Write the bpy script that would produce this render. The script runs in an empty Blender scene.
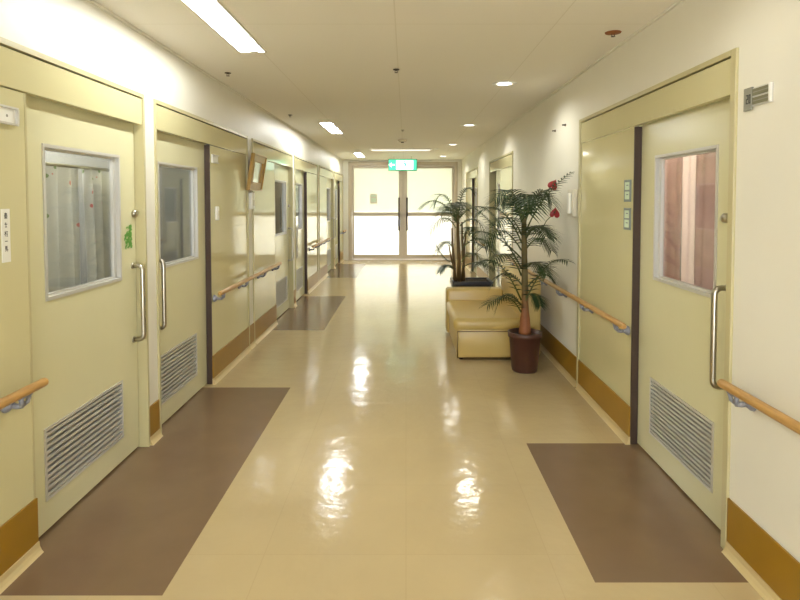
import bpy, bmesh, math, random
from mathutils import Vector, Matrix
random.seed(7)
SC = bpy.context.scene
COL = SC.collection
PI = math.pi

# ------------------------------------------------------------------ helpers
def lin(r, g, b):
    f = lambda c: (c/255/12.92 if c/255 <= .04045 else ((c/255+.055)/1.055)**2.4)
    return (f(r), f(g), f(b), 1)

def mat(name, col, rough=.5, metal=0, emit=0, ecol=None, bump=0, bscale=20, var=0, vscale=8, coat=0, spec=.5, stretch=None):
    m = bpy.data.materials.new(name); m.use_nodes = True
    nt = m.node_tree; N = nt.nodes; L = nt.links
    p = N['Principled BSDF']
    p.inputs['Base Color'].default_value = col
    p.inputs['Roughness'].default_value = rough
    p.inputs['Metallic'].default_value = metal
    p.inputs['Specular IOR Level'].default_value = spec
    if coat:
        p.inputs['Coat Weight'].default_value = coat; p.inputs['Coat Roughness'].default_value = .08
    if emit:
        p.inputs['Emission Color'].default_value = ecol or col
        p.inputs['Emission Strength'].default_value = emit
    if var or bump:
        tc = N.new('ShaderNodeTexCoord'); mp = N.new('ShaderNodeMapping')
        L.new(tc.outputs['Object'], mp.inputs['Vector'])
        if stretch: mp.inputs['Scale'].default_value = stretch
    if var:
        n = N.new('ShaderNodeTexNoise'); n.inputs['Scale'].default_value = vscale; n.inputs['Detail'].default_value = 4
        L.new(mp.outputs[0], n.inputs['Vector'])
        r = N.new('ShaderNodeMapRange')
        r.inputs['From Min'].default_value = .3; r.inputs['From Max'].default_value = .7
        r.inputs['To Min'].default_value = 1-var; r.inputs['To Max'].default_value = 1+var
        L.new(n.outputs['Fac'], r.inputs['Value'])
        mx = N.new('ShaderNodeMix'); mx.data_type = 'RGBA'; mx.blend_type = 'MULTIPLY'
        mx.inputs[0].default_value = 1; mx.inputs[6].default_value = col
        L.new(r.outputs[0], mx.inputs[7]); L.new(mx.outputs[2], p.inputs['Base Color'])
    if bump:
        n2 = N.new('ShaderNodeTexNoise'); n2.inputs['Scale'].default_value = bscale; n2.inputs['Detail'].default_value = 2
        L.new(mp.outputs[0], n2.inputs['Vector'])
        b = N.new('ShaderNodeBump'); b.inputs['Strength'].default_value = bump; b.inputs['Distance'].default_value = .01
        L.new(n2.outputs['Fac'], b.inputs['Height']); L.new(b.outputs[0], p.inputs['Normal'])
    return m

def glass_mat(name, refl=.9, tint=(1, 1, 1, 1), translucent=0, tcol=(.9, .9, .88, 1)):
    m = bpy.data.materials.new(name); m.use_nodes = True
    nt = m.node_tree; N = nt.nodes; L = nt.links
    N.remove(N['Principled BSDF']); out = N['Material Output']
    tr = N.new('ShaderNodeBsdfTransparent'); tr.inputs[0].default_value = tint
    gl = N.new('ShaderNodeBsdfGlossy'); gl.inputs['Roughness'].default_value = .35 if translucent else .03
    base = tr
    if translucent:
        tl = N.new('ShaderNodeBsdfTranslucent'); tl.inputs[0].default_value = tcol
        mt = N.new('ShaderNodeMixShader'); mt.inputs[0].default_value = translucent
        L.new(tr.outputs[0], mt.inputs[1]); L.new(tl.outputs[0], mt.inputs[2]); base = mt
    lw = N.new('ShaderNodeLayerWeight'); lw.inputs[0].default_value = .5          # facing term: the same from both sides
    pw = N.new('ShaderNodeMath'); pw.operation = 'POWER'; pw.inputs[1].default_value = 4.5
    L.new(lw.outputs['Facing'], pw.inputs[0])
    mu = N.new('ShaderNodeMath'); mu.operation = 'MULTIPLY_ADD'; mu.inputs[1].default_value = refl; mu.inputs[2].default_value = .045
    L.new(pw.outputs[0], mu.inputs[0])
    mx = N.new('ShaderNodeMixShader')
    L.new(mu.outputs[0], mx.inputs[0]); L.new(base.outputs[0], mx.inputs[1]); L.new(gl.outputs[0], mx.inputs[2])
    L.new(mx.outputs[0], out.inputs[0])
    return m

class MB:
    def __init__(s, sx=1): s.bm = bmesh.new(); s.sx = sx
    def V(s, p): return s.bm.verts.new((p[0]*s.sx, p[1], p[2]))
    def F(s, vs, mi=0, sm=False):
        try: f = s.bm.faces.new(vs)
        except ValueError: return
        f.material_index = mi; f.smooth = sm
    def box(s, x0, x1, y0, y1, z0, z1, mi=0):
        v = [s.V((x, y, z)) for z in (z0, z1) for y in (y0, y1) for x in (x0, x1)]
        for q in ((0,2,3,1), (4,5,7,6), (0,1,5,4), (2,6,7,3), (0,4,6,2), (1,3,7,5)):
            s.F([v[i] for i in q], mi)
        return s
    def quad(s, pts, mi=0, sm=False):
        s.F([s.V(p) for p in pts], mi, sm); return s
    def tube(s, pts, r, n=12, mi=0, caps=True):
        pts = [Vector(p) for p in pts]; k = len(pts)
        rs = r if isinstance(r, (list, tuple)) else [r]*k
        rings = []; prev = None
        for i, p in enumerate(pts):
            t = (pts[min(i+1, k-1)]-pts[max(i-1, 0)]).normalized()
            if prev is None:
                a = Vector((0, 0, 1)) if abs(t.z) < .9 else Vector((1, 0, 0))
            else: a = prev
            u = (a - t*a.dot(t)).normalized(); prev = u; w = t.cross(u)
            rings.append([s.V(p+(u*math.cos(2*PI*j/n)+w*math.sin(2*PI*j/n))*rs[i]) for j in range(n)])
        for i in range(k-1):
            for j in range(n):
                s.F([rings[i][j], rings[i][(j+1) % n], rings[i+1][(j+1) % n], rings[i+1][j]], mi, True)
        if caps: s.F(rings[0][::-1], mi); s.F(rings[-1], mi)
        return s
    def lathe(s, prof, c=(0, 0, 0), n=32, mi=0, axis='z', closed=False):
        rings = []
        for r, h in prof:
            ring = []
            for j in range(n):
                a = 2*PI*j/n; x, y = r*math.cos(a), r*math.sin(a)
                p = {'z': (x, y, h), 'x': (h, x, y), 'y': (x, h, y)}[axis]
                ring.append(s.V((c[0]+p[0], c[1]+p[1], c[2]+p[2])))
            rings.append(ring)
        for i in range(len(rings)-1):
            for j in range(n):
                s.F([rings[i][j], rings[i][(j+1) % n], rings[i+1][(j+1) % n], rings[i+1][j]], mi, True)
        if closed:
            for j in range(n):
                s.F([rings[-1][j], rings[-1][(j+1) % n], rings[0][(j+1) % n], rings[0][j]], mi, True)
        else:
            s.F(rings[0][::-1], mi); s.F(rings[-1], mi)
        return s
    def rbox(s, x0, x1, y0, y1, z0, z1, r=.03, seg=4, mi=0):      # rounded box
        t = bmesh.new(); bmesh.ops.create_cube(t, size=1)
        for v in t.verts: v.co = Vector(((x0+x1)/2+v.co.x*(x1-x0), (y0+y1)/2+v.co.y*(y1-y0), (z0+z1)/2+v.co.z*(z1-z0)))
        bmesh.ops.bevel(t, geom=t.edges[:], offset=r, segments=seg, profile=.5, affect='EDGES')
        mp = {v: s.V(v.co) for v in t.verts}
        for f in t.faces: s.F([mp[v] for v in f.verts], mi, True)
        t.free(); return s
    def build(s, name, mats, parent=None, loc=(0, 0, 0), bevel=0, recalc=True):
        if recalc: bmesh.ops.recalc_face_normals(s.bm, faces=s.bm.faces[:])
        me = bpy.data.meshes.new(name); s.bm.to_mesh(me); s.bm.free()
        for m in (mats if isinstance(mats, (list, tuple)) else [mats]): me.materials.append(m)
        o = bpy.data.objects.new(name, me); COL.objects.link(o)
        o.location = loc
        if parent: o.parent = parent
        if bevel:
            b = o.modifiers.new('Bevel', 'BEVEL'); b.width = bevel; b.segments = 2; b.limit_method = 'ANGLE'
        return o

def empty(name, loc, rz=0):
    o = bpy.data.objects.new(name, None); COL.objects.link(o); o.location = loc; o.rotation_euler = (0, 0, rz)
    o.empty_display_size = .1
    return o
def tag(o, label=None, cat=None, group=None, kind=None):
    if label: o['label'] = label
    if cat: o['category'] = cat
    if group: o['group'] = group
    if kind: o['kind'] = kind
    return o
def struct(o, label, cat): return tag(o, label, cat, None, 'structure')

# ------------------------------------------------------------------ dimensions
XL, XR, H, YE, YB = -1.574, 1.375, 2.5, 14.5, -4.6      # corridor: left wall, right wall, ceiling, glass doors, back
EYE = 1.5
T = .12                                                  # wall thickness
DH = 2.13                                                # door surround height

# ------------------------------------------------------------------ materials
M = {}
M['wall']   = mat('cream_wall_paint', lin(229, 226, 213), .45, bump=.06, bscale=180, var=.015, vscale=3)
M['ceil']   = mat('ceiling_board', lin(242, 238, 228), .75, bump=.05, bscale=90)
M['door']   = mat('beige_enamel', lin(206, 199, 156), .07, var=.02, vscale=2, bump=.008, bscale=2)
M['leaf']   = mat('beige_door_paint', lin(214, 210, 172), .22, var=.02, vscale=2)
M['frame']  = mat('beige_frame_paint', lin(190, 181, 138), .3)
M['dark']   = mat('dark_brown_seal', lin(62, 44, 32), .5)
M['band']   = mat('ochre_kick_board', lin(150, 112, 26), .35, var=.04, vscale=6)
M['base']   = mat('cream_vinyl_skirting', lin(205, 184, 135), .35)
M['brown']  = mat('brown_vinyl', lin(121, 98, 74), .2, var=.05, vscale=5, bump=.02, bscale=4)
M['alu']    = mat('brushed_aluminium', lin(205, 205, 205), .3, .85)
M['alup']   = mat('silver_painted_metal', lin(205, 203, 196), .35, .3)
M['steel']  = mat('stainless_steel', lin(178, 172, 156), .28, 1)
M['bracket'] = mat('grey_cast_bracket', lin(140, 142, 152), .4, .25)
M['wood']   = mat('oak_rail', lin(184, 142, 80), .35, var=.12, vscale=14, stretch=(8, 1, 8))
M['gold']   = mat('golden_wood_frame', lin(172, 136, 62), .3, var=.2, vscale=16, stretch=(6, 6, 1))
M['print']  = mat('pale_picture_mount', lin(225, 220, 205), .15)
M['white']  = mat('white_plastic', lin(235, 234, 226), .35)
M['cream']  = mat('cream_plastic', lin(214, 208, 188), .4)
M['ink']    = mat('black_ink', lin(40, 38, 38), .6)
M['grey']   = mat('grey_plate', lin(140, 140, 128), .4)
M['slot']   = mat('olive_slot', lin(116, 112, 84), .5)
M['bluegrey'] = mat('blue_grey_plate', lin(120, 132, 130), .4)
M['mint']   = mat('mint_label', lin(205, 222, 196), .4)
M['green']  = mat('green_leaf_sticker', lin(92, 150, 60), .5)
M['sofa']   = mat('cream_leatherette', lin(192, 166, 98), .33, bump=.05, bscale=60, var=.02, vscale=4)
M['piping'] = mat('brown_piping', lin(120, 96, 50), .5)
M['pot']    = mat('maroon_brown_plastic', lin(78, 47, 37), .4, var=.08, vscale=8)
M['soil']   = mat('dark_soil', lin(50, 38, 28), .9, bump=.6, bscale=60)
M['trunk']  = mat('palm_trunk', lin(150, 92, 50), .6, var=.22, vscale=22, stretch=(1, 1, .25), bump=.4, bscale=40)
M['cane']   = mat('palm_cane', lin(96, 74, 36), .55, var=.2, vscale=18, stretch=(1, 1, .3))
M['frond']  = mat('palm_leaf', lin(42, 60, 30), .55, var=.25, vscale=10, spec=.25)
M['rachis'] = mat('palm_stem', lin(78, 86, 42), .5)
M['black']  = mat('black_plastic', lin(28, 27, 30), .35)
M['red']    = mat('red_petal', lin(160, 40, 44), .4)
M['taupe']  = mat('taupe_door_metal', lin(186, 172, 146), .35, .1)
M['bronze'] = mat('dark_bronze_handle', lin(84, 74, 64), .35, .5)
M['curtain'] = mat('white_curtain_fabric', lin(206, 204, 196), .8)
M['pink']   = mat('pink_curtain_fabric', lin(196, 172, 164), .8, var=.1, vscale=9)
M['pinkw']  = mat('pale_pink_curtain_fabric', lin(236, 222, 214), .8)
M['room']   = mat('ward_wall', lin(140, 138, 130), .7)
M['roomfloor'] = mat('ward_floor', lin(130, 118, 96), .5)
M['rust']   = mat('rusty_stain', lin(150, 92, 50), .7)
M['tube']   = mat('lit_fluorescent_tube', (1, 1, 1, 1), .5, emit=80, ecol=(.96, .98, .94, 1))
M['reflector'] = mat('mirror_reflector', lin(205, 210, 222), .3, .7)
M['led']    = mat('lit_downlight', (1, 1, 1, 1), .5, emit=10, ecol=(1.0, .97, .92, 1))
M['tube2']  = mat('lit_diffuser', (1, 1, 1, 1), .5, emit=.55, ecol=(1.0, .97, .84, 1))
M['exitw']  = mat('lit_sign_white', (1, 1, 1, 1), .5, emit=1.1, ecol=(.80, 1.0, .86, 1))
M['exitg']  = mat('lit_sign_green', lin(30, 170, 110), .5, emit=.75, ecol=(.10, .85, .48, 1))
M['exitf']  = mat('sign_case', lin(96, 150, 118), .4)
M['glass']  = glass_mat('clear_glass', .9, (.93, .95, .95, 1))
M['frostlow'] = glass_mat('frosted_glass', .6, (1, 1, 1, 1), .9, (.93, .95, .93, 1))
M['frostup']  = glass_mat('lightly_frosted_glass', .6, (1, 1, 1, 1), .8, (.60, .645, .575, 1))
M['daylight'] = mat('daylight_pane', (1, 1, 1, 1), .5, emit=9, ecol=(.97, 1.0, .98, 1))

M['daylight_back'] = mat('daylight_rear_pane', (1, 1, 1, 1), .5, emit=7.5, ecol=(.86, .98, 1.18, 1))
# floor: glossy vinyl with waxy waviness and faint sheet seams
def floor_mat():
    m = mat('cream_vinyl_floor', lin(191, 172, 132), .14)
    nt = m.node_tree; N = nt.nodes; L = nt.links; p = N['Principled BSDF']
    tc = N.new('ShaderNodeTexCoord')
    n = N.new('ShaderNodeTexNoise'); n.inputs['Scale'].default_value = 1.3; n.inputs['Detail'].default_value = 5
    L.new(tc.outputs['Object'], n.inputs['Vector'])
    cr = N.new('ShaderNodeMapRange'); cr.inputs['To Min'].default_value = .95; cr.inputs['To Max'].default_value = 1.05
    cr.inputs['From Min'].default_value = .3; cr.inputs['From Max'].default_value = .7
    L.new(n.outputs['Fac'], cr.inputs['Value'])
    # sheet seams: thin slightly darker lines
    br = N.new('ShaderNodeTexBrick'); br.offset = 0
    br.inputs['Scale'].default_value = 1; br.inputs['Brick Width'].default_value = .6; br.inputs['Row Height'].default_value = .6
    br.inputs['Mortar Size'].default_value = .002
    br.inputs['Color1'].default_value = (1, 1, 1, 1); br.inputs['Color2'].default_value = (.985, .98, .97, 1); br.inputs['Mortar'].default_value = (.93, .92, .9, 1)
    L.new(tc.outputs['Object'], br.inputs['Vector'])
    m1 = N.new('ShaderNodeMix'); m1.data_type = 'RGBA'; m1.blend_type = 'MULTIPLY'; m1.inputs[0].default_value = 1
    m1.inputs[6].default_value = lin(191, 172, 132); L.new(cr.outputs[0], m1.inputs[7])
    m2 = N.new('ShaderNodeMix'); m2.data_type = 'RGBA'; m2.blend_type = 'MULTIPLY'; m2.inputs[0].default_value = 1
    L.new(m1.outputs[2], m2.inputs[6]); L.new(br.outputs['Color'], m2.inputs[7]); L.new(m2.outputs[2], p.inputs['Base Color'])
    nb = N.new('ShaderNodeTexNoise'); nb.inputs['Scale'].default_value = 9; nb.inputs['Detail'].default_value = 2.5
    L.new(tc.outputs['Object'], nb.inputs['Vector'])
    b = N.new('ShaderNodeBump'); b.inputs['Strength'].default_value = .14; b.inputs['Distance'].default_value = .02
    L.new(nb.outputs['Fac'], b.inputs['Height']); L.new(b.outputs[0], p.inputs['Normal'])
    return m
M['floor'] = floor_mat()

def ceil_mat():                                           # board joints every 0.91 m
    m = M['ceil']; nt = m.node_tree; N = nt.nodes; L = nt.links; p = N['Principled BSDF']
    tc = N.new('ShaderNodeTexCoord'); mp = N.new('ShaderNodeMapping'); mp.inputs['Location'].default_value = (.06, .3, 0)
    L.new(tc.outputs['Object'], mp.inputs['Vector'])
    br = N.new('ShaderNodeTexBrick'); br.offset = 0
    br.inputs['Scale'].default_value = 1; br.inputs['Brick Width'].default_value = .91; br.inputs['Row Height'].default_value = 3.64
    br.inputs['Mortar Size'].default_value = .004
    c = lin(242, 238, 228)
    br.inputs['Color1'].default_value = c; br.inputs['Color2'].default_value = c; br.inputs['Mortar'].default_value = lin(231, 226, 213)
    L.new(mp.outputs[0], br.inputs['Vector']); L.new(br.outputs['Color'], p.inputs['Base Color'])
ceil_mat()

# ------------------------------------------------------------------ floor, ceiling, walls
PATCH = [(XL-.1, -.925, 2.145, 4.59), (XL-.1, -.945, 6.63, 9.0), (XL-.1, -.945, 11.15, 13.6), (.742, XR+.1, 2.22, 3.523), (.742, XR+.1, 8.3, 9.6)]
def grid_sheet(x0, x1, y0, y1, z, cells, skip=False, flip=False):
    xs = sorted({x0, x1, *[c[i] for c in cells for i in (0, 1)]}); ys = sorted({y0, y1, *[c[i] for c in cells for i in (2, 3)]})
    mb = MB()
    vs = {(x, y): mb.V((x, y, z)) for x in xs for y in ys}
    for i in range(len(xs)-1):
        for j in range(len(ys)-1):
            cx, cy = (xs[i]+xs[i+1])/2, (ys[j]+ys[j+1])/2
            ins = any(a < cx < b and c < cy < d for a, b, c, d in cells)
            if ins and skip: continue
            q = [vs[xs[i], ys[j]], vs[xs[i+1], ys[j]], vs[xs[i+1], ys[j+1]], vs[xs[i], ys[j+1]]]
            mb.F(q[::-1] if flip else q, 1 if ins else 0)
    return mb
struct(grid_sheet(XL-.14, XR+.14, YB, YE+3.6, 0, PATCH).build('floor', [M['floor'], M['brown']], recalc=False),
       'glossy cream vinyl corridor floor with brown inlays before the doors', 'floor')

LAMPS = [(-1.035, 2.72+.62), (-1.035, 8.16), (-1.035, 12.97), (-1.035, -1.45)]
LW, LL = .085, .62                                         # half width, half length of a troffer opening
DOWN = [2.25, 5.03, 7.8, 10.5, 13.3, -.5]; DX = .845
cells = [(x-LW, x+LW, y-LL, y+LL) for x, y in LAMPS] + [(DX-.07, DX+.07, y-.07, y+.07) for y in DOWN]
ce = grid_sheet(XL-.14, XR+.14, YB, YE+3.6, H, cells, skip=True, flip=True).build('ceiling', M['ceil'], recalc=False)
struct(ce, 'tan boarded corridor ceiling with faint joints', 'ceiling')

# doorways: inner start, inner end, split between panel and door, panel first?, width of the frame face
LEFT  = [(1.34, 3.47, 2.42, True), (3.66, 5.74, 4.66, False), (5.96, 8.00, 6.97, True),
         (8.22, 10.29, 9.21, False), (10.51, 12.56, 11.52, True), (12.77, 14.42, 13.76, False)]
RIGHT = [(2.46, 4.56, 3.50, False), (7.50, 9.50, 8.50, True), (11.15, 13.2, 12.1, False)]
FWL, FWR = .022, .04

def wall(name, X, sx, doors, fw, label):
    mb = MB()
    x0, x1 = (X-T, X) if sx > 0 else (X, X+T)
    mb.box(x0, x1, YB, YE+.12, DH, H)
    y = YB
    for a, b, c, d in doors:
        mb.box(x0, x1, y, a-fw, 0, DH); y = b+fw
    mb.box(x0, x1, y, YE+.12, 0, DH)
    return struct(mb.build(name, M['wall']), label, 'wall')
wall('wall_left', XL, 1, LEFT, FWL, 'cream corridor wall on the left above the doors')
wall('wall_right', XR, -1, RIGHT, FWR, 'cream corridor wall on the right behind the palms')
mb = MB(); B0, B1, BZ0, BZ1 = -1.35, 1.15, .25, 2.3             # rear wall with the daylit window behind the viewer
mb.box(XL-T, B0, YB-.1, YB, 0, H).box(B1, XR+T, YB-.1, YB, 0, H).box(B0, B1, YB-.1, YB, 0, BZ0).box(B0, B1, YB-.1, YB, BZ1, H)
struct(mb.build('wall_back', M['wall']), 'cream wall closing the corridor behind the viewer', 'wall')
w = empty('window_2', ((B0+B1)/2, YB-.05, BZ0))
mb = MB(); hw_ = (B1-B0)/2
mb.quad([(-hw_, -.03, 0), (-hw_, -.03, BZ1-BZ0), (hw_, -.03, BZ1-BZ0), (hw_, -.03, 0)])
mb.build('window_pane', M['daylight_back'], w)
mb = MB()
for x in (-hw_, -.03, hw_-.06): mb.box(x, x+.06, -.02, .03, 0, BZ1-BZ0)
for z in (0, (BZ1-BZ0)*.45, BZ1-BZ0-.06): mb.box(-hw_+.06, hw_-.06, -.02, .03, z, z+.06)
mb.build('window_frame', M['taupe'], w)
struct(w, 'daylit window in the wall behind the viewer', 'window')

# ward rooms behind the doors (dim, only glimpsed through panes)
mb = MB()
for s, X in ((-1, XL-T), (1, XR+T)):
    f = X+s*1.9
    mb.box(f, f+s*.1, YB, YE, 0, H)
    mb.box(X+s*.02, f, YB, YB+.1, 0, H); mb.box(X+s*.02, f, YE, YE+.1, 0, H)
    mb.box(X+s*.02, f, YB, YE, H+.0, H+.1)
    mb.box(X+s*.02, f, YB, YE, -.1, 0, 1)
    for yy in ((3.565, 5.85, 8.11, 10.4, 12.66) if s < 0 else (1.9, 6.5, 10.3)):
        mb.box(X+s*.02, f, yy-.04, yy+.04, 0, H)
struct(mb.build('wall_rooms', [M['room'], M['roomfloor']]), 'dim grey ward room walls glimpsed through the door panes', 'wall')

# vestibule beyond the glass doors
mb = MB()
mb.box(XL-.5, XL-.4, YE+.12, YE+3.6, 0, H+.3); mb.box(XR+.4, XR+.5, YE+.12, YE+3.6, 0, H+.3)
mb.box(XL-.5, XR+.5, YE+3.6, YE+3.7, 0, .06); mb.box(XL-.5, XR+.5, YE+3.6, YE+3.7, 1.16, H+.3)
mb.box(XL-.5, XR+.5, YE+.12, YE+3.7, H+.2, H+.3)
mb.box(XL-.5, XL-.12, YE+.0, YE+.14, 0, H+.3); mb.box(XR+.12, XR+.5, YE+.0, YE+.14, 0, H+.3)
mb.box(XL-.5, XL-.14, YE+.1, YE+3.6, -.05, 0); mb.box(XR+.14, XR+.5, YE+.1, YE+3.6, -.05, 0)
struct(mb.build('wall_lobby', M['wall']), 'cream lobby walls beyond the glass doors', 'wall')
w = empty('window_1', ((XL+XR)/2, YE+3.62, .06))
MB().box(-1.85, 1.85, 0, .02, 0, 1.1).build('window_pane', M['daylight'], w)
mb = MB()
for i in range(4): mb.box(-1.87+i*1.235, -1.83+i*1.235, -.03, .03, 0, 1.1)
mb.build('window_frame', M['alup'], w)
struct(w, 'low daylit lobby window beyond the glass doors', 'window')

# ------------------------------------------------------------------ sliding ward doors
def handle(parent, sx, a, z0, z1, xo, mat_=None):
    s = 1
    pts = [(xo, a, z0)]
    r = .03
    for k in range(6):
        t = PI/2*k/5; pts.append((xo+.03+r*math.sin(t), a, z0+r-r*math.cos(t)))
    for k in range(6):
        t = PI/2*k/5; pts.append((xo+.03+r*math.cos(t), a, z1-r+r*math.sin(t)))
    pts.append((xo, a, z1))
    mb = MB(sx).tube(pts, .0135, 12)
    for z in (z0, z1): mb.tube([(xo, a, z), (xo+.006, a, z)], .019, 16)
    return mb.build('door_handle', mat_ or M['steel'], parent)

def frame_rect(mb, x0, x1, a0, a1, z0, z1, w, mi=0):
    mb.box(x0, x1, a0, a1, z0, z0+w, mi); mb.box(x0, x1, a0, a1, z1-w, z1, mi)
    mb.box(x0, x1, a0, a0+w, z0+w, z1-w, mi); mb.box(x0, x1, a1-w, a1, z0+w, z1-w, mi)

def door_unit(n, X, sx, spec, fw, win, louv, label, slide=0, slats=11, ho=.05):
    a0, a1, sp, pfirst = spec
    ym = (a0+a1)/2
    root = struct(empty('door_%d' % n, (X, ym, 0)), label, 'sliding door')
    A = lambda a: a-ym
    # surround
    mb = MB(sx); d0, d1 = -.11, .012
    mb.box(d0, d1, A(a0-fw), A(a0), 0, DH); mb.box(d0, d1, A(a1), A(a1+fw), 0, DH)
    mb.box(d0, d1, A(a0), A(a1), 2.105, DH)
    mb.build('door_frame', M['frame'], root, bevel=.002)
    # fascia over the track
    mb = MB(sx).box(-.03, .006, A(a0+.004), A(a1-.004), 1.945, 2.098)
    mb.build('header_panel', M['door'], root, bevel=.003)
    MB(sx).box(-.11, -.03, A(a0), A(a1), 2.02, 2.104).build('track_box', M['dark'], root)
    # fixed panel
    p0, p1 = (a0, sp) if pfirst else (sp, a1)
    l0, l1 = (sp-.05, a1-.006) if pfirst else (a0+.006, sp+.05)
    e0, e1 = (p0+.001, p1-.012) if pfirst else (p0+.012, p1-.001)
    pn = MB(sx).box(-.032, 0, A(e0), A(e1), .004, 1.94).build('side_panel', M['door'], root, bevel=.002)
    ea, eb = (p1-.012, p1) if pfirst else (p0, p0+.012)
    MB(sx).box(-.042, .0005, A(ea), A(eb), .004, 1.94).build('edge_seal', M['frame'] if pfirst else M['dark'], pn)
    # leaf with a window hole and a grille hole
    l0 += slide; l1 += slide
    w0, w1 = win; g0, g1 = louv; wz0, wz1, gz0, gz1 = 1.045, 1.752, .145, .474
    x0, x1 = -.085, -.045
    mb = MB(sx)
    mb.box(x0, x1, A(l0), A(l1), .012, gz0); mb.box(x0, x1, A(l0), A(l1), gz1, wz0); mb.box(x0, x1, A(l0), A(l1), wz1, 2.0)
    mb.box(x0, x1, A(l0), A(g0), gz0, gz1); mb.box(x0, x1, A(g1), A(l1), gz0, gz1)
    mb.box(x0, x1, A(l0), A(w0), wz0, wz1); mb.box(x0, x1, A(w1), A(l1), wz0, wz1)
    bmesh.ops.remove_doubles(mb.bm, verts=mb.bm.verts[:], dist=1e-5)
    leaf = mb.build('door_leaf', M['leaf'], root)
    mb = MB(sx)
    frame_rect(mb, -.088, -.039, A(w0), A(w1), wz0, wz1, .016)
    far = (w1-.052, w1-.040)
    frame_rect(mb, -.084, -.06, A(w0+.016), A(w1-.016), wz0+.016, wz1-.016, .010)
    if w1-w0 > .3: mb.box(-.074, -.056, A(far[0]), A(far[1]), wz0+.02, wz1-.02)
    mb.build('window_frame', M['alup'], leaf)
    MB(sx).box(-.072, -.068, A(w0+.02), A(w1-.02), wz0+.02, wz1-.02).build('window_pane', M['glass'], leaf)
    mb = MB(sx)
    frame_rect(mb, -.088, -.040, A(g0), A(g1), gz0, gz1, .014)
    hh = (gz1-gz0-.028)/slats
    for i in range(slats):
        z = gz0+.014+hh*i
        v = [[mb.V((x, A(a), z+dz)) for x, dz in ((-.080, hh*.40), (-.044, hh*.12), (-.042, hh*.15), (-.041, hh*.66), (-.046, hh*.68), (-.048, hh*.26), (-.080, hh*.52))] for a in (g0+.012, g1-.012)]
        for i in range(7): mb.F([v[0][i], v[0][(i+1) % 7], v[1][(i+1) % 7], v[1][i]])
    mb.box(-.086, -.084, A(g0+.01), A(g1-.01), gz0+.01, gz1-.01, 1)
    mb.build('vent_grille', [M['alup'], M['slot']], leaf)
    he = (l1-.045) if pfirst else (l0+ho)
    handle(leaf, sx, A(he), .672, 1.112, -.045)
    mb = MB(sx).lathe([(.004, -.045), (.021, -.045), (.021, -.030), (.015, -.022), (.004, -.022)], (0, A(he+.02), 1.42), 20, axis='x')
    mb.build('door_lock', M['steel'], leaf)
    return root, leaf, A

spec = LEFT
d1, leaf1, A1 = door_unit(1, XL, 1, LEFT[0], FWL, (2.587, 3.283), (2.554, 3.272), 'nearest beige sliding door on the left with curtained window and green leaf sticker')
d2, leaf2, A2 = door_unit(2, XL, 1, LEFT[1], FWL, (3.786, 4.50), (3.77, 4.445), 'second beige sliding door on the left, before the tilted picture')
door_unit(3, XL, 1, LEFT[2], FWL, (7.137, 7.83), (7.15, 7.86), 'third beige sliding door on the left, just past the tilted picture')
door_unit(4, XL, 1, LEFT[3], FWL, (8.33, 9.04), (8.36, 9.03), 'fourth beige sliding door on the left along the corridor')
door_unit(5, XL, 1, LEFT[4], FWL, (11.69, 12.38), (11.7, 12.4), 'fifth beige sliding door on the left along the corridor')
door_unit(6, XL, 1, LEFT[5], FWL, (12.9, 13.59), (12.9, 13.58), 'last beige sliding door on the left beside the glass doors')
door_unit(7, XR, -1, RIGHT[0], FWR, (2.64, 3.31), (2.634, 3.33), 'nearest beige sliding door on the right with pink curtained window', slats=13, ho=.078)
door_unit(8, XR, -1, RIGHT[1], FWR, (8.42, 8.95), (8.42, 8.95), 'beige sliding door on the right behind the palms, left ajar', slide=-.33)
door_unit(9, XR, -1, RIGHT[2], FWR, (11.3, 11.9), (11.3, 11.9), 'farthest beige sliding door on the right beside the glass doors')

# leaf sticker on the first door: a small spray of leaves
mb = MB()
rs = random.Random(3)
for i in range(60):
    a, z = rs.uniform(-.042, .036), max(-.06, min(.06, rs.gauss(0, .034)))
    l, wd, an = rs.uniform(.024, .040), rs.uniform(.006, .011), rs.uniform(0, PI)
    c, s_ = math.cos(an), math.sin(an); x = -.0435+i*.00004
    P = lambda u, v: (x, A1(3.375)+a+u*c-v*s_, 1.285+z+u*s_+v*c)
    mb.quad([P(-l/2, 0), P(0, -wd), P(l/2, 0), P(0, wd)])
mb.build('leaf_sticker', M['green'], leaf1)['label'] = 'green leaf spray sticker'

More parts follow.
